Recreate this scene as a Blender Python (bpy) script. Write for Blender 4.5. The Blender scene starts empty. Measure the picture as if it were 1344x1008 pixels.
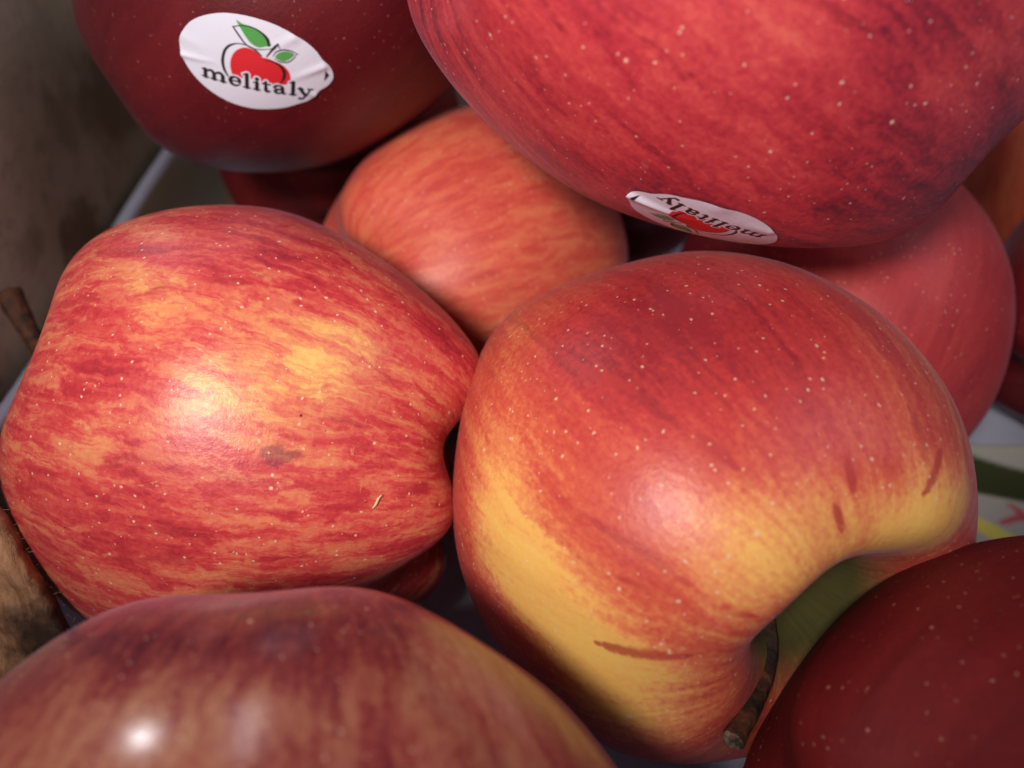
import bpy, math, random
import numpy as np
from mathutils import Vector, Matrix
from mathutils.bvhtree import BVHTree

scene = bpy.context.scene
col = scene.collection

# ------------------------------------------------------------------ camera
CAM = Vector((0.0, 0.0, 0.1415))
cam_d = bpy.data.cameras.new('camera')
cam = bpy.data.objects.new('camera', cam_d)
col.objects.link(cam)
cam.location = CAM
cam.rotation_euler = (math.radians(45), 0, 0)          # looking 45 degrees down into the box
cam_d.sensor_width = 36.0
cam_d.lens = 36.0 * 1000 / 1344
cam_d.clip_start = 0.005
cam_d.clip_end = 20
cam_d.dof.use_dof = True
cam_d.dof.focus_distance = 0.106
cam_d.dof.aperture_fstop = 13.0
scene.camera = cam

# ------------------------------------------------------------------ light
world = bpy.data.worlds.new('World')
scene.world = world
world.use_nodes = True
bg = world.node_tree.nodes['Background']
bg.inputs['Color'].default_value = (0.80, 0.82, 1.0, 1)
bg.inputs['Strength'].default_value = 0.135

def cs(x, y, z):
    """point given as (right, up, forward) metres from the camera"""
    c = math.sqrt(.5)
    return Vector((x, c * (z + y), CAM.z + c * (y - z)))

def aim(o, target):
    o.rotation_euler = (Vector(target) - o.location).to_track_quat('-Z', 'Y').to_euler()

def lamp(name, kind, loc, target, energy, color, **kw):
    d = bpy.data.lights.new(name, kind)
    d.energy = energy
    d.color = color
    for k, v in kw.items():
        setattr(d, k, v)
    o = bpy.data.objects.new(name, d)
    col.objects.link(o)
    o.location = loc
    aim(o, target)
    return o

# torch held behind the camera, its beam on the middle and far side of the box
lamp('torch', 'SPOT', cs(-.084, .030, -.17), cs(.005, .037, .15), 4.3, (1.0, .93, .86),
     spot_size=math.radians(47), spot_blend=1.0, shadow_soft_size=.03)
# small bright lamp beside the photographer's left hand: the glints
lamp('hand_lamp', 'AREA', cs(-.125, -.035, -.12), cs(.0, .01, .14), .06, (1.0, .93, .94), shape='DISK', size=.016)
# a wide soft window high on the right: the broad pale sheen
lamp('window_light', 'AREA', cs(.46, .34, -.30), cs(.03, 0, .13), .58, (.94, .86, 1.0), shape='RECTANGLE', size=.26, size_y=.20)
# ceiling lamps in front of the box
lamp('ceiling_lamp', 'AREA', cs(-.45, .66, .17), cs(-.03, -.03, .06), .35, (.95, .95, 1.0), shape='DISK', size=.020)
lamp('ceiling_panel', 'AREA', cs(-.22, .78, .16), cs(-.02, -.03, .06), .22, (1.0, .90, .96), shape='RECTANGLE', size=.06, size_y=.20)

scene.view_settings.view_transform = 'Standard'
scene.view_settings.look = 'None'
scene.view_settings.exposure = 0.0
scene.view_settings.gamma = 1.0
scene.view_settings.use_curve_mapping = False
scene.cycles.max_bounces = 4
scene.cycles.diffuse_bounces = 2
scene.cycles.glossy_bounces = 2

# ------------------------------------------------------------------ helpers
def tag(o, label=None, category=None, group=None, kind=None):
    if label: o['label'] = label
    if category: o['category'] = category
    if group: o['group'] = group
    if kind: o['kind'] = kind
    return o

def mesh_obj(name, V, F, mat, parent=None, smooth=True):
    me = bpy.data.meshes.new(name)
    me.from_pydata([tuple(map(float, v)) for v in V], [], [tuple(map(int, f)) for f in F])
    if smooth:
        me.polygons.foreach_set('use_smooth', [True] * len(me.polygons))
    me.materials.append(mat)
    me.update()
    o = bpy.data.objects.new(name, me)
    col.objects.link(o)
    o.parent = parent
    return o

class NT:
    """small node-tree writer"""
    def __init__(s, name):
        s.m = bpy.data.materials.new(name)
        s.m.use_nodes = True
        s.t = s.m.node_tree
        s.bsdf = s.t.nodes['Principled BSDF']
    def new(s, t, **kw):
        n = s.t.nodes.new(t)
        for k, v in kw.items(): setattr(n, k, v)
        return n
    def put(s, sock, v):
        if isinstance(v, bpy.types.NodeSocket): s.t.links.new(v, sock)
        elif isinstance(v, (int, float)):
            try: sock.default_value = v
            except TypeError: sock.default_value = (v, v, v)
        else:
            v = tuple(v)
            if len(sock.default_value) == 4 and len(v) == 3: v = v + (1,)
            sock.default_value = v
    def math(s, op, a, b=0.0, c=0.0, clamp=False):
        n = s.new('ShaderNodeMath', operation=op, use_clamp=clamp)
        for i, v in enumerate((a, b, c)): s.put(n.inputs[i], v)
        return n.outputs[0]
    def add(s, *a):
        r = a[0]
        for b in a[1:]: r = s.math('ADD', r, b)
        return r
    def mul(s, a, b): return s.math('MULTIPLY', a, b)
    def vmath(s, op, a, b=(0, 0, 0)):
        n = s.new('ShaderNodeVectorMath', operation=op)
        s.put(n.inputs[0], a); s.put(n.inputs[1], b)
        return n.outputs['Value'] if op in ('DISTANCE', 'LENGTH', 'DOT_PRODUCT') else n.outputs[0]
    def attr(s, name):
        n = s.new('ShaderNodeAttribute'); n.attribute_name = name
        return n
    def obj(s): return s.new('ShaderNodeTexCoord').outputs['Object']
    def noise(s, vec, scale, detail=3, rough=.55, dist=0., out='Fac'):
        n = s.new('ShaderNodeTexNoise')
        s.put(n.inputs['Vector'], vec)
        n.inputs['Scale'].default_value = scale; n.inputs['Detail'].default_value = detail
        n.inputs['Roughness'].default_value = rough; n.inputs['Distortion'].default_value = dist
        return n.outputs[out]
    def voronoi(s, vec, scale, feature='F1', rnd=1.0):
        n = s.new('ShaderNodeTexVoronoi', feature=feature)
        s.put(n.inputs['Vector'], vec)
        n.inputs['Scale'].default_value = scale; n.inputs['Randomness'].default_value = rnd
        return n
    def ss(s, x, a, b, lo=0., hi=1.):
        n = s.new('ShaderNodeMapRange', interpolation_type='SMOOTHSTEP')
        s.put(n.inputs[0], x); s.put(n.inputs[1], a); s.put(n.inputs[2], b); s.put(n.inputs[3], lo); s.put(n.inputs[4], hi)
        return n.outputs[0]
    def mix(s, f, a, b, mode='MIX'):
        n = s.new('ShaderNodeMix', data_type='RGBA', blend_type=mode)
        s.put(n.inputs[0], f); s.put(n.inputs[6], a); s.put(n.inputs[7], b)
        return n.outputs[2]
    def ramp(s, f, stops):
        n = s.new('ShaderNodeValToRGB')
        e = n.color_ramp.elements
        while len(e) < len(stops): e.new(.5)
        for el, (p, c) in zip(e, stops):
            el.position = p; el.color = tuple(c) + (1,)
        s.put(n.inputs[0], f)
        return n.outputs[0]
    def bump(s, h, strength, dist=.001, normal=None):
        n = s.new('ShaderNodeBump')
        n.inputs['Strength'].default_value = strength; n.inputs['Distance'].default_value = dist
        s.put(n.inputs['Height'], h)
        if normal is not None: s.put(n.inputs['Normal'], normal)
        return n.outputs[0]
    def out(s, **kw):
        for k, v in kw.items(): s.put(s.bsdf.inputs[k.replace('_', ' ')], v)
        return s.m

def rgb(r, g, b):
    f = lambda c: ((c / 255 + .055) / 1.055) ** 2.4 if c > 10 else c / 255 / 12.92
    return (f(r), f(g), f(b))

# ------------------------------------------------------------------ setting: box side, tray
def wall_material():
    n = NT('grey_brown_cardboard')
    p = n.obj()
    a = n.noise(p, 14, 5, .6); b = n.noise(p, 160, 4, .65); c = n.noise(n.vmath('MULTIPLY', p, (1, .25, 1)), 420, 2)
    base = n.mix(n.ss(a, .35, .7), rgb(222, 204, 178), rgb(198, 184, 156))
    base = n.mix(n.mul(n.ss(b, .45, .75), .45), base, rgb(150, 128, 100))
    base = n.mix(n.mul(n.ss(c, .5, .7), .25), base, rgb(190, 168, 142))
    warp = n.vmath('ADD', p, n.vmath('MULTIPLY', n.noise(p, 90, 4, .6, out='Color'), (.0, .022, .022)))
    for (y, z, r, st) in ((.205, .063, .020, .8), (.170, .045, .012, .8), (.182, .070, .010, .5), (.150, .055, .007, .4)):
        d = n.vmath('DISTANCE', warp, (-.106, y, z))
        base = n.mix(n.mul(n.ss(d, r, r * .35), st), base, rgb(132, 108, 84))
    return n.out(Base_Color=base, Roughness=.9, Specular_IOR_Level=.2,
                 Normal=n.bump(n.add(b, n.mul(c, .5)), .35, .0006))

def kraft_material():
    n = NT('brown_kraft')
    p = n.obj()
    fib = n.noise(n.vmath('MULTIPLY', p, (3.0, 1.2, .6)), 300, 4, .65)
    a = n.noise(p, 70, 5, .65)
    base = n.mix(n.ss(fib, .35, .65), rgb(150, 106, 76), rgb(186, 140, 104))
    base = n.mix(n.mul(n.ss(a, .5, .7), .6), base, rgb(122, 78, 52))
    d = n.vmath('DISTANCE', n.vmath('ADD', p, n.vmath('MULTIPLY', n.vmath('SUBTRACT', n.noise(p, 130, 4, .65, out='Color'), (.5, .5, .5)), (.02, .02, .02))), (-.0640, .0530, .0300))
    base = n.mix(n.mul(n.ss(d, .017, .007), .92), base, rgb(30, 20, 19))
    return n.out(Base_Color=base, Roughness=.85, Specular_IOR_Level=.25, Normal=n.bump(n.add(fib, a), .6, .0012))

def tray_material():
    n = NT('pale_lavender_tray')
    p = n.obj()
    a = n.noise(p, 60, 4, .6)
    base = n.mix(a, rgb(196, 200, 232), rgb(222, 222, 240))
    sp = n.new('ShaderNodeSeparateXYZ'); n.put(sp.inputs[0], p)
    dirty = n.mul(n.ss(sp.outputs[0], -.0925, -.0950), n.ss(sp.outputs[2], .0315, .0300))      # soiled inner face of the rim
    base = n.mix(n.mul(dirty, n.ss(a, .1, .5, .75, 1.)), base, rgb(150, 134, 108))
    spots = n.ss(n.noise(p, 260, 3, .6), .70, .76)
    base = n.mix(n.mul(spots, .5), base, rgb(110, 110, 140))
    return n.out(Base_Color=base, Roughness=.42, Normal=n.bump(n.noise(p, 240, 3), .12, .0006))

M_WALL, M_KRAFT, M_TRAY = wall_material(), kraft_material(), tray_material()

def slab(name, x0, x1, y0, y1, z0, z1, mat, parent, nx=1, ny=1, nz=1, wob=0):
    V = [(x, y, z) for x in (x0, x1) for y in (y0, y1) for z in (z0, z1)]
    F = [(0, 1, 3, 2), (4, 6, 7, 5), (0, 4, 5, 1), (2, 3, 7, 6), (0, 2, 6, 4), (1, 5, 7, 3)]
    return mesh_obj(name, V, F, mat, parent, smooth=False)

box = bpy.data.objects.new('cardboard_box', None)
col.objects.link(box)
tag(box, 'grey-brown cardboard box with dark stains on its side, around the apples', 'box')
slab('side_panel', -.112, -.106, -.10, .33, -.016, .105, M_WALL, box)
slab('base_panel', -.106, .24, -.10, .272, -.016, -.011, M_WALL, box)
slab('far_panel', -.106, .24, .272, .278, -.016, .105, M_WALL, box)

# moulded tray: one thin sheet with a shallow cup under every apple and a standing rim on the left
CUPS = []
# ------------------------------------------------------------------ apples: shape
PROF_N = [(0, .50), (.04, .505), (.10, .57), (.17, .68), (.27, .79), (.38, .855), (.48, .87), (.62, .835), (.79, .69), (.93, .42), (1.0, .10), (.985, -.20), (.90, -.50), (.76, -.75), (.62, -.89), (.49, -.945), (.38, -.935), (.27, -.87), (.17, -.79), (.08, -.745), (0, -.735)]
PROF_E=[(0,.08),(.04,.09),(.085,.18),(.125,.38),(.175,.57),(.255,.73),(.38,.83),(.52,.845),(.69,.765),(.86,.56),(.97,.27),(1.0,-.02),(.96,-.28),(.87,-.53),(.74,-.74),(.61,-.86),(.49,-.905),(.38,-.90),(.27,-.84),(.17,-.77),(.08,-.735),(0,-.73)]

def catmull(P, n):
    P = np.array(P, float)
    Q = np.vstack([2 * P[0] - P[1], P, 2 * P[-1] - P[-2]])
    Q[0] = [-P[1][0], P[1][1]]; Q[-1] = [-P[-2][0], P[-2][1]]
    seg = len(P) - 1; out = []
    L = np.r_[0, np.cumsum(np.hypot(*np.diff(P, axis=0).T))]
    for s in np.linspace(0, L[-1], n):
        i = min(np.searchsorted(L, s, side='right') - 1, seg - 1); t = (s - L[i]) / (L[i + 1] - L[i])
        a, b, c, d = Q[i], Q[i + 1], Q[i + 2], Q[i + 3]
        out.append(.5 * ((2 * b) + (-a + c) * t + (2 * a - 5 * b + 4 * c - d) * t * t + (-a + 3 * b - 3 * c + d) * t ** 3))
    return np.array(out), np.linspace(0, 1, n)

def apple_grid(prof, nu, nv, zs=1.0, lobe=.05, lobe_top=.03, ph=0., skew=(0, 0), ell=0., taper=0., seed=0):
    rz, v = catmull(prof, nv); th = np.arange(nu) / nu * 2 * np.pi
    r = rz[:, 0][:, None] * np.ones(nu); z = rz[:, 1][:, None] * np.ones(nu); T = th[None, :] * np.ones((nv, 1))
    rng = np.random.RandomState(seed)
    wc = np.clip((-z + .1) / 1.0, 0, 1) ** 1.3; wt = np.clip((z - .1) / .8, 0, 1) ** 1.3
    amp = 1 + .35 * np.cos(T * 1 + rng.rand() * 6)
    c5 = np.cos(5 * (T + ph))
    rr = r * (1 + lobe * wc * c5 * amp + lobe_top * wt * np.cos(5 * (T + ph) + .4) + ell * np.cos(2 * T + rng.rand() * 6) + .018 * np.cos(3 * T + rng.rand() * 6))
    rim = np.exp(-((r - .5) / .28) ** 2)
    zz = z + (-.9 * lobe * wc * c5 * rim * amp) + (.9 * lobe_top * wt * np.cos(5 * (T + ph) + .4) * rim)
    zz = zz + .03 * np.cos(T + rng.rand() * 6) * wt * rim * 2
    rr = rr * (1 + taper * z)
    x = rr * np.cos(T) + skew[0] * zz; y = rr * np.sin(T) + skew[1] * zz
    # slight hand-made unevenness, a few tenths of a millimetre
    uneven = np.zeros_like(x)
    for k in range(7):
        kx, ky, kz = rng.randn(3) * 3.2
        uneven += np.sin(kx * x + ky * y + kz * zz + rng.rand() * 6.3) / 7
    f = 1 + .010 * uneven
    return np.stack([x * f, -y * f, zz * zs * f], -1), T, v

def make_apple(d, mat, nu=200, nv=140):
    keys = ('zs', 'lobe', 'lobe_top', 'ph', 'skew', 'ell', 'taper', 'seed')
    S, T, v = apple_grid(d.get('prof', PROF_N), nu, nv, **{k: d[k] for k in keys if k in d})
    V = S[1:-1].reshape(-1, 3)
    V = np.vstack([V, S[0].mean(0), S[-1].mean(0)])
    n = nv - 2
    idx = np.arange(n * nu).reshape(n, nu)
    a = idx[:-1]; b = np.roll(a, -1, 1); c = np.roll(idx[1:], -1, 1); e = idx[1:]
    F = np.stack([a, b, c, e], -1).reshape(-1, 4).tolist()
    top, bot = n * nu, n * nu + 1
    F += [(top, (i + 1) % nu, i) for i in range(nu)]
    F += [(bot, idx[-1][i], idx[-1][(i + 1) % nu]) for i in range(nu)]
    o = mesh_obj('apple', V * d['R'], F, mat)
    me = o.data
    mer = np.zeros((len(V), 3)); mer[:-2, 0] = np.cos(T[1:-1]).ravel(); mer[:-2, 1] = np.sin(T[1:-1]).ravel()
    mer[:-2, 2] = np.repeat(v[1:-1], nu); mer[-1, 2] = 1
    at = me.attributes.new('meridian', 'FLOAT_VECTOR', 'POINT'); at.data.foreach_set('vector', mer.astype(np.float32).ravel())
    at = me.attributes.new('unit', 'FLOAT_VECTOR', 'POINT'); at.data.foreach_set('vector', V.astype(np.float32).ravel())
    M = Matrix(d['M']).to_4x4()
    o.matrix_world = Matrix.Translation(d['loc']) @ M
    W = V * d['R'] @ np.array(d['M']).T + np.array(d['loc'])
    low = W[np.argmin(W[:, 2])]
    CUPS.append((low, d['loc'], d['R']))
    return o

# ------------------------------------------------------------------ apples: skin
def skin(name, seed, stops, base=.6, patches=(), streak=.5, blotch=.35, fine=.25, dark_streak=.4,
         hard=.0, dark=(.16, .012, .016), dots=1.0, dot_col=(.74, .52, .36), rough=.34, russet=0., bruise=None,
         k=5.5, kz=3.2, sheen=.12, marks=(), speck=0., grain=.16, spec=.5, hollow=None, relief=.22, dot_size=1.0):
    n = NT(name)
    u = n.attr('unit').outputs['Vector']
    mer = n.attr('meridian').outputs['Vector']
    us = n.vmath('ADD', u, (seed * 3.1, seed * 1.7, seed * .9))
    ms = n.vmath('ADD', n.vmath('MULTIPLY', mer, (k, k, kz)), (seed * 2.3, seed, seed * 4.1))
    wob = n.vmath('MULTIPLY', n.vmath('SUBTRACT', n.noise(us, 5, 3, .6, out='Color'), (.5, .5, .5)), (.5, .5, .5))
    ms = n.vmath('ADD', ms, wob)
    n1 = n.noise(ms, 1.0, 5, .62, .25)
    n2 = n.noise(n.vmath('MULTIPLY', ms, (2.6, 2.6, 2.2)), 1.0, 5, .65, .3)
    n3 = n.noise(us, 1.6, 3, .5)
    n4 = n.noise(us, 48, 3, .65)
    c0 = lambda x, a: n.mul(n.math('SUBTRACT', x, .5), a)
    b = n.add(c0(n1, streak * 2), c0(n2, fine * 2), c0(n3, blotch * 2), c0(n4, grain), base)
    if hard:
        h1 = n.noise(n.vmath('MULTIPLY', ms, (2.1, 2.1, 1.8)), 1.0, 7, .68, .3)
        h2 = n.noise(n.vmath('MULTIPLY', ms, (4.6, 4.6, 3.8)), 1.0, 6, .68, .2)
        b = n.add(b, c0(n.ss(h1, .43, .57), hard), c0(n.ss(h2, .44, .58), hard * .8))
    for (p, r, w) in patches:
        dd = n.vmath('DISTANCE', u, p)
        b = n.add(b, n.ss(dd, r, r * .15, 0., w))
    color = n.ramp(b, stops)
    # separate darker dashes running from stem to calyx
    ds = n.vmath('ADD', n.vmath('MULTIPLY', mer, (k * 2.6, k * 2.6, kz * 1.9)), (seed, seed * 5.3, seed * .7))
    ds = n.vmath('ADD', ds, wob)
    dn = n.noise(ds, 1.0, 2, .5, .2)
    dm = n.mul(n.ss(dn, .57, .70), n.mul(n.ss(b, .28, .6), dark_streak))
    color = n.mix(dm, color, dark)
    for (p, q, w, st) in marks:          # single strokes of deeper red, from point p to point q
        P, Q = Vector(p), Vector(q); L = (Q - P).length; dr = (Q - P) / L
        rel = n.vmath('SUBTRACT', n.vmath('ADD', u, n.vmath('MULTIPLY', wob, (.05, .05, .05))), p)
        t = n.math('DIVIDE', n.vmath('DOT_PRODUCT', rel, dr), L, clamp=True)
        foot = n.vmath('MULTIPLY', n.vmath('ADD', (0, 0, 0), dr * L), (1, 1, 1))
        sc = n.new('ShaderNodeVectorMath', operation='SCALE'); n.put(sc.inputs[0], foot); n.put(sc.inputs['Scale'], t)
        dist = n.vmath('DISTANCE', rel, sc.outputs[0])
        dist = n.add(dist, c0(n4, .03))
        tp = n.mul(n.mul(t, n.math('SUBTRACT', 1.0, t)), 4 * .7 * w)
        ww = n.add(n.mul(tp, 1.25), w * .45)
        color = n.mix(n.mul(n.ss(n.math('DIVIDE', dist, ww), 1.0, .5), st), color, (.40, .022, .022))
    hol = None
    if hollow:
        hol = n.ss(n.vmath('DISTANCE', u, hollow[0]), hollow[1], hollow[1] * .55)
        color = n.mix(hol, color, n.mix(n2, rgb(80, 76, 40), rgb(62, 54, 30)))  # olive-russet skin, with the hollow's shade darkened into its colour
    if bruise:
        for (p, r, st) in bruise:
            dd = n.add(n.vmath('DISTANCE', n.vmath('MULTIPLY', u, (1, 1, .6)), (p[0], p[1], p[2] * .6)), c0(n.noise(us, 13, 4, .6), .22))
            color = n.mix(n.mul(n.ss(dd, r, r * .4), st), color, (.20, .012, .040))
    rus = None
    if russet > 0:
        r1 = n.noise(n.vmath('MULTIPLY', ms, (1.5, 1.5, 1.1)), 1.0, 7, .74, .5)
        r2 = n.noise(n.vmath('ADD', n.vmath('MULTIPLY', us, (5., 5., 5.)), (7, 3, 1)), 1.0, 6, .72, .9)
        rus = n.math('MAXIMUM', n.ss(r1, .655, .675), n.ss(r2, .665, .685))
        rus = n.mul(rus, n.ss(n.noise(us, 2.2, 1, .5), .40, .52, 0., russet))
        color = n.mix(n.mul(rus, .8), color, rgb(216, 148, 106))
    # lenticels: three sizes of pale dots, raised a little
    hgt = None
    uw = n.vmath('ADD', us, n.vmath('MULTIPLY', n.noise(us, 60, 2, .5, out='Color'), (.014, .014, .014)))
    for (scl, rad, keep, amt) in ((9.0, .062, .26, .95), (18.0, .095, .50, .92), (34.0, .145, .55, .85)):
        vo = n.voronoi(uw, scl)
        sep = n.new('ShaderNodeSeparateColor'); n.put(sep.inputs[0], vo.outputs['Color'])
        rr = n.math('MULTIPLY_ADD', sep.outputs[1], rad * 1.3 * dot_size, rad * .4 * dot_size)
        m = n.ss(n.math('DIVIDE', vo.outputs['Distance'], rr), 1.0, .42)
        m = n.mul(n.mul(m, n.math('LESS_THAN', sep.outputs[0], keep)), amt * dots)
        hgt = m if hgt is None else n.math('MAXIMUM', hgt, m)
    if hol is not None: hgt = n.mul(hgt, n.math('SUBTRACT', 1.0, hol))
    color = n.mix(n.math('MINIMUM', hgt, .92), color, dot_col)
    if speck:
        vo = n.voronoi(us, 11.0)
        sep = n.new('ShaderNodeSeparateColor'); n.put(sep.inputs[0], vo.outputs['Color'])
        m = n.mul(n.ss(vo.outputs['Distance'], .07, .03), n.math('GREATER_THAN', sep.outputs[2], 1 - speck))
        color = n.mix(m, color, (.03, .015, .01))
    hsum = n.noise(us, 42, 3, .75)
    nor = n.bump(hsum, relief, .0004)
    rgh = n.add(rough, c0(n4, rough * .25), n.mul(hgt, .15))
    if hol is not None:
        rgh = n.add(rgh, n.mul(hol, .5)); spec = n.math('MULTIPLY_ADD', hol, -spec * .8, spec)      # dull, low-gloss skin in the shade-darkened stem hollow
    hs = n.new('ShaderNodeHueSaturation'); n.put(hs.inputs['Color'], color); hs.inputs['Saturation'].default_value = .98; color = hs.outputs[0]
    return n.out(Base_Color=color, Roughness=rgh, Specular_IOR_Level=spec, Normal=nor,
                 Sheen_Weight=sheen, Sheen_Roughness=.35, Sheen_Tint=(.85, .70, 1.0))

YEL, ORA, ORR, RED, DEEP, WINE = rgb(234, 186, 94), rgb(232, 130, 66), rgb(216, 84, 52), rgb(196, 44, 40), rgb(150, 24, 34), rgb(104, 16, 28)
STRIPED = [(.0, rgb(236, 190, 104)), (.12, rgb(230, 170, 94)), (.28, rgb(220, 138, 88)), (.46, rgb(212, 104, 78)), (.62, rgb(202, 64, 62)), (.78, rgb(184, 42, 50)), (1.0, rgb(140, 26, 44))]
BLUSHED = [(.0, YEL), (.22, rgb(232, 172, 88)), (.38, rgb(220, 132, 78)), (.55, rgb(202, 84, 58)), (.75, rgb(182, 48, 46)), (1.0, rgb(140, 28, 38))]

FIT = {
'D': dict(loc=(-0.0469,0.0918,0.0387),R=0.03879,M=[[0.1082, 0.203, -0.9732], [-0.6584, 0.7481, 0.0828], [0.7448, 0.6318, 0.2146]],zs=0.976,skew=(-0.144,0.030),lobe=0.092,ell=-0.011,lobe_top=0.04,ph=0.83,taper=0.07,seed=3),
'E': dict(prof=PROF_E,loc=(0.0291,0.0755,0.0407),R=0.03973,M=[[-0.4708, -0.7765, 0.4189], [0.0254, -0.4865, -0.8733], [0.8819, -0.4005, 0.2487]],zs=0.978,skew=(0.023,-0.020),lobe=0.041,ell=0.001,lobe_top=0.022,ph=0.2,taper=0,seed=5),
'A': dict(loc=(-0.0413,0.1647,0.0928),R=0.03715,M=[[-0.4821, 0.3041, 0.8216], [-0.5271, -0.8498, 0.0053], [0.6998, -0.4305, 0.57]],zs=1.118,skew=(0.001,0.017),lobe=0.015,ell=-0.053,lobe_top=0.03,ph=0,taper=0,seed=7),
'B': dict(loc=(0.0297,0.1193,0.1073),R=0.03948,M=[[0.5057, 0.2856, -0.8141], [-0.6471, 0.7497, -0.1389], [0.5706, 0.597, 0.5639]],zs=1.151,skew=(-0.039,-0.018),lobe=0.040,ell=-0.057,lobe_top=0.03,ph=0,taper=0,seed=9),
'C': dict(loc=(-0.0081,0.1496,0.0326),R=0.03478,M=[[0.5325, 0.1487, 0.8333], [-0.6976, -0.4805, 0.5315], [0.4794, -0.8643, -0.1522]],zs=0.982,skew=(-0.023,0.026),lobe=0.050,ell=-0.006,lobe_top=0.03,ph=0,taper=0,seed=11),
'F': dict(loc=(-0.0225,0.0046,0.0427),R=0.04125,M=[[0.6763, -0.7365, -0.0106], [-0.0022, 0.0124, -0.9999], [0.7366, 0.6763, 0.0068]],zs=1.015,skew=(0.016,0.111),lobe=0.021,ell=-0.044,lobe_top=0.03,ph=0.3,taper=0,seed=13),
'G': dict(loc=(0.0720,0.0237,0.0386),R=0.03744,M=[[0.2228, 0.2402, 0.9448], [-0.2291, -0.9291, 0.2902], [0.9476, -0.2811, -0.152]],zs=1.022,skew=(0.042,-0.035),lobe=0.036,ell=-0.012,lobe_top=0.03,ph=0,taper=0,seed=15),
'H': dict(loc=(0.0715,0.1325,0.0301),R=0.03533,M=[[0.1863, 0.9373, 0.2947], [-0.3001, -0.2313, 0.9255], [0.9355, -0.2609, 0.2382]],zs=1.005,skew=(-0.003,0.015),lobe=0.021,ell=0.005,lobe_top=0.03,ph=0,taper=0,seed=17),
}
def rot(ax, spin=0):
    a = Vector(ax).normalized(); x = a.orthogonal().normalized(); y = a.cross(x)
    m = Matrix((x, y, a)).transposed() @ Matrix.Rotation(spin, 3, 'Z')
    return [list(r) for r in m]
FIT['I'] = dict(loc=(.156, .197, .040), R=.036, M=rot((.2, .5, .8)), seed=19)
FIT['J'] = dict(loc=(.145, .128, .036), R=.036, M=rot((.7, .5, .3)), seed=21)
FIT['K'] = dict(loc=(-.050, .211, .036), R=.036, M=rot((-.3, .8, .4)), seed=23)
FIT['L'] = dict(loc=(.031, .209, .036), R=.035, M=rot((.3, .8, .4)), seed=25)

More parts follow.
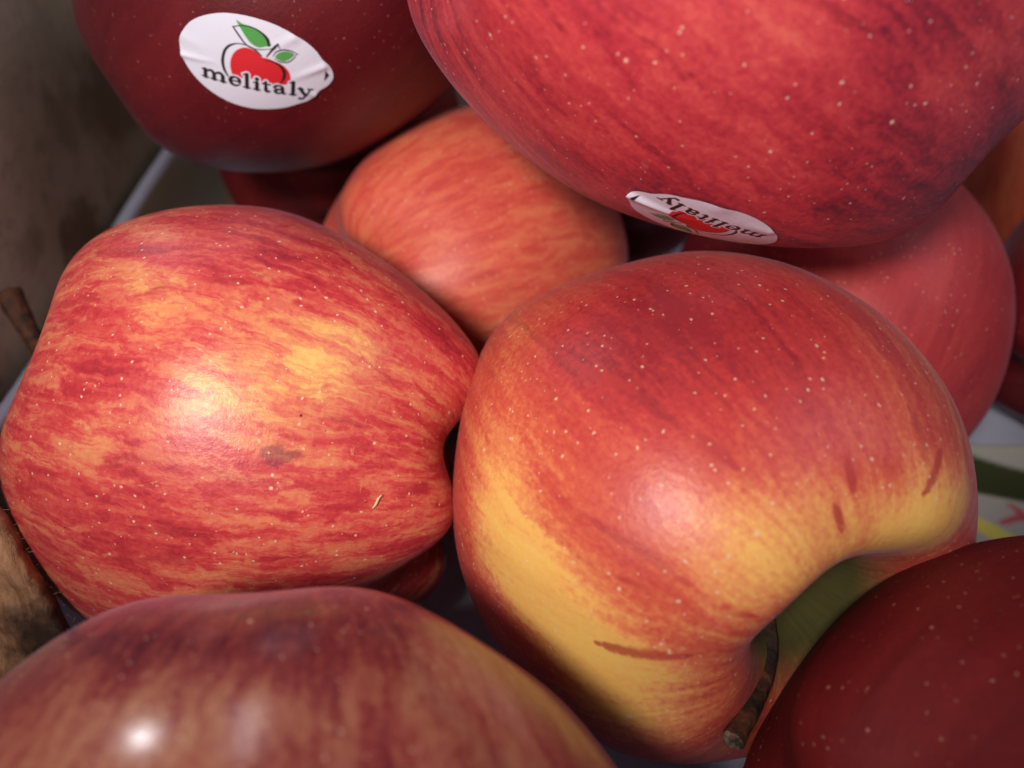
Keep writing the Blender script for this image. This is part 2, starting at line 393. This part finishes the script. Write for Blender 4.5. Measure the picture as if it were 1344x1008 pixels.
PATCH_B = [((.454,-.888,-.063),.35,-.12), ((.685,-.691,.332),.5,-.16)]
SKIN = {
'D': skin('striped_red_yellow_skin', 1, STRIPED, base=.58, sheen=.05, streak=.16, blotch=.20, fine=.15, hard=.20, dark_streak=.2, russet=1.0, dots=1.0, rough=.39, speck=.12, grain=.36, kz=6.0,
     patches=[((.916,.305,-.409),.32,-.22), ((.863,.356,-.525),.28,-.16), ((.96,.244,-.286),.28,-.16), ((.994,.174,-.136),.26,-.16), ((1.003,.143,-.039),.2,-.10), ((.738,.282,-.767),.25,-.10), ((.934,-.071,.309),.2,-.16), ((.893,.412,.239),.30,-.20), ((.927,.45,-.108),.25,-.12), ((.95,-.02,-.40),.25,-.10),
              ((.943,.147,.281),.26,.12), ((.651,.58,-.751),.42,.20), ((.75,.68,.05),.50,.18), ((.929,-.322,.045),.40,.08)],
     bruise=[((.972,-.034,-.328),.045,.6)]),
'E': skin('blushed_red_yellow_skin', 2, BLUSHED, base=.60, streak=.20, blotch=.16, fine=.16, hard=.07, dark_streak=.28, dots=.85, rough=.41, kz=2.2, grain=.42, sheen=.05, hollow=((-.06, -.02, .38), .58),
     patches=[((.747,.658,.215),.30,-.24), ((.662,.682,.371),.34,-.24), ((.565,.679,.519),.34,-.24), ((.406,.673,.652),.34,-.26), ((.272,.603,.759),.34,-.22), ((.55,.56,.64),.28,-.14), ((.857,.544,.098),.24,-.18), ((.859,.507,-.1),.2,-.10),
              ((.278,-.401,.901),.30,-.36), ((.371,-.262,.884),.26,-.20), ((.539,-.099,.852),.28,-.16), ((.626,.055,.841),.32,-.14), ((.683,.198,.795),.28,-.12), ((.51,.23,.862),.3,-.10), ((0,0,.4),.52,-.60),
              ((.902,-.35,.23),.75,.34), ((1.0,.0,.13),.45,.12), ((.898,.179,.512),.35,.08)],
     marks=[((1.002,.129,.112),(.965,.067,.344),.026,.75), ((.883,.025,.549),(.804,.014,.669),.022,.8), ((.639,-.265,.756),(.582,-.206,.816),.018,.8), ((.525,.63,.618),(.437,.434,.792),.026,.8), ((.71,.454,.625),(.511,.23,.862),.024,.6), ((.421,-.537,.798),(.427,-.377,.871),.018,.8), ((.607,-.144,.815),(.522,-.111,.855),.014,.8)]),
'A': skin('dark_wine_skin', 3, [(.0, rgb(118, 22, 30)), (.5, rgb(94, 14, 24)), (1.0, rgb(66, 8, 20))], base=.5, dark_streak=.2, dots=.55, dot_col=(.42, .20, .14), rough=.42, sheen=.04),
'B': skin('crimson_skin', 4, [(.0, rgb(216, 92, 80)), (.25, rgb(202, 62, 66)), (.5, rgb(184, 42, 56)), (.75, rgb(146, 28, 48)), (1.0, rgb(98, 20, 44))], base=.57, streak=.34, blotch=.46, fine=.30, hard=.16, dark_streak=.35, dots=1.1, dot_col=(.80, .50, .40), rough=.44, grain=.7, russet=.35, sheen=.06, kz=5., dot_size=.82,
     patches=PATCH_B),
'C': skin('orange_red_skin', 5, [(.0, rgb(222, 146, 92)), (.25, rgb(222, 116, 80)), (.5, rgb(212, 84, 64)), (.75, rgb(194, 56, 52)), (1.0, rgb(160, 32, 38))], base=.46, streak=.16, blotch=.30, fine=.2, hard=.16, dark_streak=.35, dark=(.46, .04, .03), dots=.8, rough=.46, kz=6.),
'F': skin('dusky_red_brown_skin', 6, [(.0, rgb(172, 122, 90)), (.25, rgb(156, 92, 70)), (.5, rgb(132, 54, 50)), (.75, rgb(98, 28, 38)), (1.0, rgb(64, 16, 32))], base=.50, streak=.20, blotch=.26, hard=.15, dark_streak=.3, dots=.75, dot_size=.8, rough=.17, sheen=.12, relief=.035, kz=7., fine=.3, grain=.5,
     patches=[((.496,.603,-.726),.36,.22), ((.66,.45,-.72),.30,.16), ((.34,.75,-.66),.25,.15), ((.827,.109,-.632),.35,-.22), ((.352,.827,-.45),.35,-.2), ((.61,.605,-.45),.34,-.28)]),
'G': skin('burgundy_skin', 7, [(.0, rgb(130, 30, 30)), (.5, rgb(108, 18, 22)), (1.0, rgb(86, 13, 18))], base=.45, dark_streak=.15, dots=.8, dot_col=(.50, .24, .16), rough=.6, sheen=.0, spec=.25, grain=.4),
'H': skin('soft_red_skin', 8, [(.0, rgb(196, 66, 58)), (.5, rgb(174, 40, 46)), (1.0, rgb(140, 26, 38))], base=.45, sheen=.05, streak=.22, blotch=.3, dark_streak=.25, dots=.55, rough=.5, grain=.4, hard=.08),
'I': skin('russet_orange_skin', 9, [(.0, rgb(204, 110, 60)), (.5, rgb(186, 74, 48)), (1.0, rgb(150, 44, 38))], base=.45, hard=.15, dots=.3, rough=.5),
}
SKIN['J'] = SKIN['A']; SKIN['K'] = SKIN['G']; SKIN['L'] = SKIN['G']

LABEL = {
'D': 'red apple with yellow patch, long stripes and tan scars, lying against the box side',
'E': 'large red and yellow apple with its deep stem hollow turned toward the lower right',
'A': 'dark wine-red apple with an upright white oval sticker, upper left',
'B': 'big crimson apple on top with a white sticker upside down on its underside',
'C': 'orange-red apple in the middle, wedged between the striped apple and the crimson one',
'F': 'blurred dusky brown-red apple with bright glints nearest the camera, lower left',
'G': 'plain burgundy apple with sparse pale dots in the lower right corner',
'H': 'smooth soft-red apple half hidden behind the red and yellow apple, right side',
'I': 'russet-orange apple cut off by the right edge, beside the crimson apple',
'J': 'dark red apple in shadow at the right edge, below the russet-orange one',
'K': 'dark apple in deep shadow under the wine-red apple, beside the tray rim',
'L': 'dark apple in shadow behind, seen in the gap under the upside-down sticker',
}
APPLE = {}
for key in FIT:
    big = key in 'ABDEFG'
    o = make_apple(FIT[key], SKIN[key], 240 if big else 140, 160 if big else 100)
    APPLE[key] = tag(o, LABEL[key], 'apple', 'apples heaped in the box')
bpy.context.view_layer.update()

# ------------------------------------------------------------------ stems
def stem_material():
    n = NT('dry_brown_stem')
    p = n.obj()
    a = n.noise(p, 500, 4, .65); b = n.noise(p, 130, 3, .6)
    base = n.mix(n.ss(a, .35, .7), rgb(58, 32, 18), rgb(104, 58, 32))
    base = n.mix(n.ss(b, .5, .65), base, rgb(34, 20, 16))
    return n.out(Base_Color=base, Roughness=.7, Normal=n.bump(n.add(a, b), .7, .0006))
M_STEM = stem_material()
nt = NT('pale_cut_wood')
M_CUT = nt.out(Base_Color=nt.mix(nt.ss(nt.noise(nt.obj(), 900, 4, .7), .4, .65), rgb(36, 25, 20), rgb(128, 106, 86)), Roughness=.8)

def stem(apple, pts, radii, knob=1.25):
    pts = [Vector(p) for p in pts]
    # smooth the path
    path, rad = [], []
    N = 26
    for i in range(N):
        t = i / (N - 1) * (len(pts) - 1); j = min(int(t), len(pts) - 2); f = t - j
        p0 = pts[max(j - 1, 0)]; p1 = pts[j]; p2 = pts[j + 1]; p3 = pts[min(j + 2, len(pts) - 1)]
        path.append(.5 * ((2 * p1) + (p2 - p0) * f + (2 * p0 - 5 * p1 + 4 * p2 - p3) * f * f + (3 * p1 - p0 - 3 * p2 + p3) * f ** 3))
        r = radii[0] + (radii[1] - radii[0]) * i / (N - 1)
        if i > N - 7: r *= 1 + (knob - 1) * ((i - (N - 7)) / 6) ** .7
        rad.append(r)
    rng = random.Random(len(pts) * 7 + int(pts[0].x * 1e5))
    inv = apple.matrix_world.inverted()
    K = 18; V = []; F = []
    bumps = [rng.uniform(.86, 1.12) for _ in range(K)]
    up = Vector((0, 0, 1))
    for i, (p, r) in enumerate(zip(path, rad)):
        d = (path[min(i + 1, N - 1)] - path[max(i - 1, 0)]).normalized()
        a = d.cross(up).normalized(); b = d.cross(a)
        for k in range(K):
            an = 2 * math.pi * k / K + i * .05
            rr = r * bumps[k] * (1 + rng.uniform(-.05, .05))
            V.append(inv @ (p + (a * math.cos(an) + b * math.sin(an)) * rr))
    for i in range(N - 1):
        for k in range(K):
            F.append((i * K + k, i * K + (k + 1) % K, (i + 1) * K + (k + 1) % K, (i + 1) * K + k))
    o = mesh_obj('stem', V, F, M_STEM, apple)
    # broken end face, slightly hollow
    ring = V[-K:]; c = sum(ring, Vector()) / K
    inner = [c + (q - c) * .55 + (c - inv @ path[-3]).normalized() * .0004 for q in ring]
    CV = ring + inner + [c - (c - inv @ path[-3]).normalized() * .0005]
    CF = [(k, (k + 1) % K, K + (k + 1) % K, K + k) for k in range(K)] + [(K + k, K + (k + 1) % K, 2 * K) for k in range(K)]
    e = mesh_obj('stem_end', CV, CF, M_CUT, o)
    return o
stem(APPLE['D'], [(-.0657, .0948, .0403), (-.080, .0995, .0435), (-.0895, .107, .0450), (-.0960, .1150, .0510)], (.0013, .0017), 1.35)
stem(APPLE['E'], [(.0303, .0720, .0421), (.0360, .057, .0405), (.0355, .047, .0395), (.0276, .0358, .0425)], (.0012, .0011), 1.35)

# ------------------------------------------------------------------ stickers
def spline_closed(P, n):
    P = np.array(P, float); m = len(P); out = []
    for i in range(n):
        t = i / n * m; j = int(t); f = t - j
        a, b, c, d = P[(j - 1) % m], P[j % m], P[(j + 1) % m], P[(j + 2) % m]
        out.append(.5 * ((2 * b) + (-a + c) * f + (2 * a - 5 * b + 4 * c - d) * f * f + (-a + 3 * b - 3 * c + d) * f ** 3))
    return np.array(out)
def spline_open(P, n):
    P = np.array(P, float); m = len(P) - 1; Q = np.vstack([2 * P[0] - P[1], P, 2 * P[-1] - P[-2]]); out = []
    for s in np.linspace(0, m, n):
        j = min(int(s), m - 1); f = s - j; a, b, c, d = Q[j], Q[j + 1], Q[j + 2], Q[j + 3]
        out.append(.5 * ((2 * b) + (-a + c) * f + (2 * a - 5 * b + 4 * c - d) * f * f + (-a + 3 * b - 3 * c + d) * f ** 3))
    return np.array(out)

def d_stroke(X, pts, widths, smooth=True):
    """signed distance of the points X to a brush stroke of changing width"""
    P = np.array(pts, float); w = np.array(widths, float)
    if len(w) != len(P): w = np.interp(np.linspace(0, 1, len(P)), np.linspace(0, 1, len(w)), w)
    if smooth and len(P) > 2:
        n = 6 * (len(P) - 1) + 1
        w = np.interp(np.linspace(0, 1, n), np.linspace(0, 1, len(P)), w); P = spline_open(P, n)
    best = np.full(len(X), 1e9)
    for i in range(len(P) - 1):
        a, b = P[i], P[i + 1]; ab = b - a; L = ab @ ab + 1e-9
        t = np.clip(((X - a) @ ab) / L, 0, 1)
        d = np.hypot(*(X - a - t[:, None] * ab).T) - (w[i] + (w[i + 1] - w[i]) * t) / 2
        best = np.minimum(best, d)
    return best
def d_poly(X, pts, smooth=True):
    P = spline_closed(pts, 6 * len(pts)) if smooth else np.array(pts, float)
    inside = np.zeros(len(X), bool); best = np.full(len(X), 1e9)
    for i in range(len(P)):
        a, b = P[i], P[(i + 1) % len(P)]; ab = b - a
        t = np.clip(((X - a) @ ab) / (ab @ ab + 1e-9), 0, 1)
        best = np.minimum(best, np.hypot(*(X - a - t[:, None] * ab).T))
        if a[1] != b[1]:
            cross = ((a[1] > X[:, 1]) != (b[1] > X[:, 1])) & (X[:, 0] < ab[0] * (X[:, 1] - a[1]) / ab[1] + a[0])
            inside ^= cross
    return np.where(inside, -best, best)

OUTLINE = [(55,370),(75,280),(130,200),(220,125),(340,75),(480,48),(610,52),(740,78),(880,130),(1000,205),(1100,290),(1160,370),(1197,455),(1238,520),(1252,590),(1240,650),(1190,705),(1110,745),(1060,790),(1000,828),(920,848),(800,875),(680,880),(540,868),(400,825),(280,755),(180,665),(105,560),(65,460)]
GLYPH = {   # strokes in letter space: x right, y up, x-height 78
'm': [([(26,4),(26,72)],(26,26)), ([(97,4),(97,55)],(26,26)), ([(168,4),(168,55)],(26,26)),
      ([(30,52),(52,72),(78,76),(96,58),(97,46)],(8,14,20,24,26)), ([(100,52),(123,72),(149,76),(167,58),(168,46)],(8,14,20,24,26)),
      ([(2,4),(50,4)],(9,9)), ([(73,4),(121,4)],(9,9)), ([(144,4),(192,4)],(9,9)), ([(2,70),(26,74)],(8,12))],
'e': [([(22,42),(94,42)],(9,9)), ([(94,42),(90,66),(62,79),(32,68),(20,40),(32,10),(62,0),(98,18)],(24,22,11,20,27,22,14,6))],
'l': [([(30,4),(30,130)],(26,26)), ([(4,4),(56,4)],(9,9)), ([(4,124),(30,130)],(8,12))],
'i': [([(30,4),(30,72)],(26,26)), ([(4,4),(56,4)],(9,9)), ([(4,70),(30,74)],(8,12)), ([(30,106),(30.5,106)],(30,30))],
't': [([(30,98),(30,22),(42,3),(64,10)],(12,26,22,7)), ([(4,74),(62,74)],(10,10)), ([(12,78),(30,98)],(6,10))],
'a': [([(16,58),(30,74),(56,78),(78,62),(80,20),(88,4),(106,6)],(22,16,11,22,26,18,7)), ([(80,46),(44,40),(22,22),(34,3),(58,3),(80,20)],(9,16,25,18,11,8))],
'y': [([(18,76),(62,6)],(27,22)), ([(100,76),(62,4),(42,-30),(16,-30)],(10,12,12,20)), ([(0,74),(40,74)],(9,9)), ([(78,74),(118,74)],(9,9))],
}
TEXT = [('m',0),('e',208),('l',332),('i',412),('t',484),('a',568),('l',702),('y',772)]

def print_colours(X):
    white, black = np.array(rgb(226, 229, 246)), np.array(rgb(34, 28, 34))
    red, green, dkred = np.array(rgb(214, 44, 54)), np.array(rgb(84, 164, 84)), np.array(rgb(160, 20, 40))
    C = np.tile(white, (len(X), 1))
    def lay(d, c, s=3.0):
        a = np.clip(.5 - d / (2 * s), 0, 1)[:, None]
        C[:] = C * (1 - a) + c * a
    lay(d_poly(X, [(450,548),(444,490),(454,435),(482,378),(530,328),(590,303),(640,306),(682,326),(708,352),(728,382),(772,396),(822,424),(870,456),(902,500),(914,548),(906,600),(880,632),(830,645),(770,640),(700,610),(600,570),(520,560)]), red)
    lay(d_poly(X, [(595,95),(640,122),(702,141),(762,176),(802,232),(824,292),(780,298),(720,303),(670,270),(640,220),(618,165)]), green)
    lay(d_poly(X, [(832,388),(868,356),(920,346),(962,358),(988,380),(950,412),(902,430),(860,420)]), green)
    S = [([(404,545),(390,490),(398,415),(436,335),(490,288),(560,271),(628,284),(688,322),(726,372)],(14,24,26,22,18,9,9,14,12)),
         ([(735,410),(790,420),(848,458),(873,512),(860,572),(814,632)],(4,10,20,26,24,8)),
         ([(555,143),(640,134),(720,154),(778,198),(806,246),(806,290)],(9,8,10,17,27,22)),
         ([(558,145),(588,208),(622,272),(668,308),(740,321),(808,318)],(13,15,13,9,8,5)),
         ([(768,380),(812,338),(850,306),(880,282)],(12,17,24,13)), ([(878,284),(888,330)],(13,5)), ([(806,322),(846,308)],(6,8)),
         ([(818,380),(850,346),(908,333),(968,349),(1020,384)],(5,10,12,11,5)), ([(820,398),(858,430),(918,440),(970,416),(1006,378)],(5,10,12,10,6))]
    ang = math.radians(15.2); ex = np.array([math.cos(ang), math.sin(ang)]); up = np.array([math.sin(ang), -math.cos(ang)])
    org = np.array([182, 560.])
    dt = np.full(len(X), 1e9)
    for g, x in TEXT:
        for pts, w in GLYPH[g]:
            P = [org + ex * (x + p[0]) + up * p[1] for p in pts]
            dt = np.minimum(dt, d_stroke(X, P, w) - 3.6)
    lay(dt - 13, white)
    for pts, w in S: lay(d_stroke(X, pts, w), black)
    lay(dt - 9, white) if False else None
    lay(dt, black)
    lay(d_poly(X, [(1198,555),(1222,610),(1168,660)], False), black)
    return C

def sticker_material():
    n = NT('sticker_print')
    a = n.attr('print'); p = n.obj()
    return n.out(Base_Color=a.outputs['Color'], Roughness=.38, Specular_IOR_Level=.5,
                 Normal=n.bump(n.noise(p, 420, 2), .05, .0004))
M_STK = sticker_material()
CEN = np.array([645., 465.])

def sticker(apple, anchor, right, mm_per, wrinkles, label, lift=.00022, na=560, nr=120):
    me = apple.data; mw = apple.matrix_world; inv = mw.inverted()
    bv = BVHTree.FromPolygons([mw @ v.co for v in me.vertices], [tuple(p.vertices) for p in me.polygons])
    loc, nor, _, _ = bv.find_nearest(Vector(anchor))
    U = Vector(right); U = (U - nor * U.dot(nor)).normalized(); Vd = U.cross(nor).normalized()     # Vd: down the sticker
    ring = spline_closed(OUTLINE, na)
    fr = np.linspace(0, 1, nr + 1)[1:]
    X = np.vstack([CEN[None]] + [CEN + (ring - CEN) * f for f in fr])
    C = print_colours(X)
    W = []
    for (x, y) in X:
        q = (x - CEN[0]) * mm_per; r = (y - CEN[1]) * mm_per
        # walk over the curved skin: shrink plane offsets towards the surface by casting back along the normal
        pt = loc + U * q + Vd * r
        hit, hn, _, _ = bv.ray_cast(pt + nor * .02, -nor, .06)
        if hit is None:
            hit, hn, _, _ = bv.find_nearest(pt)
        h = lift
        for (a, b, w, amp) in wrinkles:
            a_, b_ = np.array(a), np.array(b); ab = b_ - a_
            t = ((x - a_[0]) * ab[0] + (y - a_[1]) * ab[1]) / (ab @ ab)
            tc = min(max(t, 0), 1); dx = x - a_[0] - tc * ab[0]; dy = y - a_[1] - tc * ab[1]
            h += amp * math.exp(-(dx * dx + dy * dy) / (w * w)) * (1 - tc * .85)
        W.append(inv @ (hit + hn * h))
    F = [(0, 1 + k, 1 + (k + 1) % na) for k in range(na)]
    for r in range(nr - 1):
        o0 = 1 + r * na; o1 = o0 + na
        F += [(o0 + k, o1 + k, o1 + (k + 1) % na, o0 + (k + 1) % na) for k in range(na)]
    o = mesh_obj('sticker', W, F, M_STK, apple)
    at = o.data.attributes.new('print', 'FLOAT_COLOR', 'POINT')
    at.data.foreach_set('color', np.hstack([C, np.ones((len(C), 1))]).astype(np.float32).ravel())
    # paper edge: a thin skirt down to the skin
    edge = [Vector(W[1 + (nr - 1) * na + k]) for k in range(na)]
    o['label'] = label
    return o

CREASE = [((55, 395), (330, 430), 26, .00030), ((1010, 250), (800, 330), 40, .00022), ((1190, 520), (900, 600), 34, .00030), ((1060, 780), (930, 690), 30, .00022), ((100, 250), (300, 330), 50, .00016)]
sticker(APPLE['A'], (-.0422, .1252, .0900), (1, 0, 0), .0000198, CREASE,
        'white oval fruit sticker reading melitaly with red apple and green leaves')
CREASE_B = [((1240, 600), (760, 520), 46, .0006), ((200, 640), (420, 700), 60, .0002), ((640, 870), (700, 760), 90, .0002)]
sticker(APPLE['B'], (.0263, .0906, .0824), (-.97, .1, .22), .0000190, CREASE_B,
        'white fruit sticker reading melitaly, upside down and foreshortened')

# ------------------------------------------------------------------ moulded tray
def tray():
    xs = np.r_[np.linspace(-.094, .236, 150)]; ys = np.linspace(-.095, .268, 170)
    Xg, Yg = np.meshgrid(xs, ys, indexing='ij')
    Z = np.zeros_like(Xg) + .0022 * np.sin(Xg * 90 + 1) * np.cos(Yg * 70) * .4
    for low, loc, R in CUPS:
        if low[2] > .02: continue
        d = np.hypot(Xg - low[0], Yg - low[1])
        Rr = R * 1.05
        bowl = low[2] - .0006 + Rr - np.sqrt(np.maximum(Rr * Rr - np.minimum(d, Rr * .9) ** 2, 0))
        Z = np.minimum(Z, bowl)
    Z = np.maximum(Z, -.0100)
    V = np.stack([Xg, Yg, Z], -1)
    prof = [(-.0955, .004), (-.0965, .012), (-.0978, .022), (-.0990, .0308), (-.0995, .0316), (-.1000, .0320), (-.1018, .0320), (-.1024, .0316), (-.1026, .0305), (-.1026, .0270)]
    n, m = Xg.shape
    rows = [V]
    left = np.stack([np.stack([np.full(m, x) + .0005 * np.sin(ys * 55 + i * .2), ys, np.full(m, z) + .0006 * np.sin(ys * 37)], -1) for i, (x, z) in enumerate(prof)], 0)[::-1]
    G = np.concatenate([left, V], 0)
    a = G.shape[0]
    idx = np.arange(a * m).reshape(a, m)
    F = np.stack([idx[:-1, :-1], idx[1:, :-1], idx[1:, 1:], idx[:-1, 1:]], -1).reshape(-1, 4)
    o = mesh_obj('fruit_tray', G.reshape(-1, 3), F, M_TRAY)
    md = o.modifiers.new('thick', 'SOLIDIFY'); md.thickness = .0006; md.offset = -1
    return tag(o, 'pale lavender moulded tray under the apples, its rim along the box side', 'tray')
tray()

# ------------------------------------------------------------------ printed paper under the right-hand apples
def paper():
    # sheet lying on the tray, curling up a little at its far edge
    nx, ny = 110, 110
    xs = np.linspace(.070, .175, nx); ys = np.linspace(.045, .1145, ny)
    Xg, Yg = np.meshgrid(xs, ys, indexing='ij')
    Z = .0046 + .0016 * np.sin(Xg * 95) * np.sin(Yg * 60 + 1) + np.clip((Yg - .104) / .0105, 0, 1) ** 2 * .004
    P = np.stack([Xg.ravel(), Yg.ravel()], 1) * 1000
    C = np.tile(np.array(rgb(182, 180, 172)), (len(P), 1))
    def lay(d, c, s=.35):
        a = np.clip(.5 - d / (2 * s), 0, 1)[:, None]; C[:] = C * (1 - a) + np.array(c) * a
    lay(d_stroke(P, [(80, 113), (95, 109.5), (112, 106), (135, 100), (170, 92)], (9, 10, 9, 9, 9)), rgb(58, 66, 34))
    lay(d_stroke(P, [(95, 98), (103, 92), (109, 84), (111, 70)], (3, 4.5, 4, 3)), rgb(226, 214, 96))
    lay(d_stroke(P, [(90, 96), (98, 88), (104, 80)], (1.5, 1.6, 1.5)), rgb(216, 130, 80))
    for s in ([(105.5, 95), (112, 96.5), (120, 93), (127, 88)], [(110, 100), (112, 96), (111.5, 92)], [(117, 99), (115, 95), (118, 90)]):
        lay(d_stroke(P, s, (1.2, 2.4, 1.3)), rgb(196, 84, 96))
    idx = np.arange(nx * ny).reshape(nx, ny)
    F = np.stack([idx[:-1, :-1], idx[1:, :-1], idx[1:, 1:], idx[:-1, 1:]], -1).reshape(-1, 4)
    n = NT('printed_paper')
    mat = n.out(Base_Color=n.attr('print').outputs['Color'], Roughness=.6, Normal=n.bump(n.noise(n.obj(), 300, 3), .15, .0005))
    o = mesh_obj('printed_paper', np.stack([Xg, Yg, Z], -1).reshape(-1, 3), F, mat)
    at = o.data.attributes.new('print', 'FLOAT_COLOR', 'POINT')
    at.data.foreach_set('color', np.hstack([C, np.ones((len(C), 1))]).astype(np.float32).ravel())
    md = o.modifiers.new('thick', 'SOLIDIFY'); md.thickness = .0002; md.offset = -1
    return tag(o, 'white paper printed with red, yellow and dark green, beneath the apples at right', 'paper')
paper()

# ------------------------------------------------------------------ torn cardboard strip, lower left
def strip():
    rng = np.random.RandomState(4)
    ns, nt_ = 90, 34
    A0, A1 = np.array([-.0815, .0735, .0555]), np.array([-.0700, .0570, .0150])     # torn edge, top to bottom
    B0, B1 = np.array([-.1050, .0640, .0600]), np.array([-.1050, .0480, .0150])     # against the box side
    cam0 = np.array([0, 0, .1415]); A0, A1 = cam0 + (A0 - cam0) * .93, cam0 + (A1 - cam0) * .93
    nrm = np.cross(A1 - A0, B0 - A0); nrm /= np.linalg.norm(nrm)
    rag = np.zeros(ns)
    for k in range(14):
        rag += np.sin(np.linspace(0, 1, ns) * rng.uniform(4, 120) + rng.rand() * 6) * rng.uniform(.2, 1) / (1 + k * .35)
    rag = np.convolve(np.pad(rag, 2, mode='edge'), np.ones(5) / 5, 'valid') * .00016
    front = np.zeros((ns, nt_, 3)); back = np.zeros_like(front)
    for i, s in enumerate(np.linspace(0, 1, ns)):
        e = A0 + (A1 - A0) * s; w = B0 + (B1 - B0) * s; d = (e - w) / np.linalg.norm(e - w)
        e = e + d * rag[i]
        for j, t in enumerate(np.linspace(0, 1, nt_)):
            p = e + (w - e) * t
            bow = .0016 * math.sin(t * 3.1) + .0004 * math.sin(s * 23 + t * 9) + .0003 * math.sin(t * 40 + s * 5)
            front[i, j] = p + nrm * bow
            back[i, j] = p + nrm * (bow - .0028) + d * .0003 * math.sin(s * 70)
    V = np.vstack([front.reshape(-1, 3), back.reshape(-1, 3)]); off = ns * nt_
    idx = np.arange(off).reshape(ns, nt_)
    F = [tuple(f) for f in np.stack([idx[:-1, :-1], idx[1:, :-1], idx[1:, 1:], idx[:-1, 1:]], -1).reshape(-1, 4)]
    F += [tuple(off + x for x in f[::-1]) for f in F]
    per = list(idx[:, 0]) + list(idx[-1, 1:]) + list(idx[-2::-1, -1]) + list(idx[0, -2:0:-1])
    F += [(per[i], off + per[i], off + per[(i + 1) % len(per)], per[(i + 1) % len(per)]) for i in range(len(per))]
    o = mesh_obj('cardboard_strip', V, F, M_KRAFT)
    # loose fibres along the torn edge
    FV, FF = [], []
    for k in range(46):
        s = rng.rand(); e = A0 + (A1 - A0) * s
        d = rng.randn(3); d += (A0 - B0) / np.linalg.norm(A0 - B0) * 1.3; d /= np.linalg.norm(d)
        L = rng.uniform(.0004, .0012); side = np.cross(d, nrm); side /= np.linalg.norm(side); w = .00005
        b = len(FV); mid = e + d * L * .5 + rng.randn(3) * .0001
        for c in (e, mid, e + d * L + rng.randn(3) * .0002):
            FV += [c - side * w, c + side * w, c + nrm * w * 1.5]
        for r in (0, 3):
            for q in range(3):
                FF.append((b + r + q, b + r + (q + 1) % 3, b + r + 3 + (q + 1) % 3, b + r + 3 + q))
    fm = NT('paper_fibre').out(Base_Color=rgb(140, 112, 88), Roughness=.9)
    fo = mesh_obj('loose_fibres', FV, FF, fm, o); fo['kind'] = 'stuff'
    return tag(o, 'torn brown cardboard strip with a dark damp stain, left edge beside the striped apple', 'cardboard')
strip()

# ------------------------------------------------------------------ a crumb on the striped apple
def crumb():
    rng = np.random.RandomState(2)
    c = np.array([-.0190, .0639, .0544]); n = np.array([.45, -.72, .52]); n /= np.linalg.norm(n)
    u = np.array([.62, .30, .55]); u -= n * (u @ n); u /= np.linalg.norm(u); v = np.cross(n, u)
    V, F = [], []
    for i, t in enumerate(np.linspace(-1, 1, 8)):
        r = .00022 * (1 - .35 * abs(t)) * rng.uniform(.8, 1.2)
        for k in range(6):
            a = k / 6 * 2 * math.pi
            V.append(c + u * t * .0011 + v * .0001 * math.sin(t * 3) + (v * math.cos(a) + n * math.sin(a) * .7) * r + n * .0003)
    for i in range(7):
        for k in range(6): F.append((i * 6 + k, i * 6 + (k + 1) % 6, i * 6 + 6 + (k + 1) % 6, i * 6 + 6 + k))
    F += [tuple(range(5, -1, -1)), tuple(range(42, 48))]
    m = NT('pale_crumb').out(Base_Color=rgb(214, 190, 150), Roughness=.8)
    tag(mesh_obj('crumb', V, F, m), 'tiny pale splinter lying on the striped apple, lower right of its yellow patch', 'crumb')
crumb()
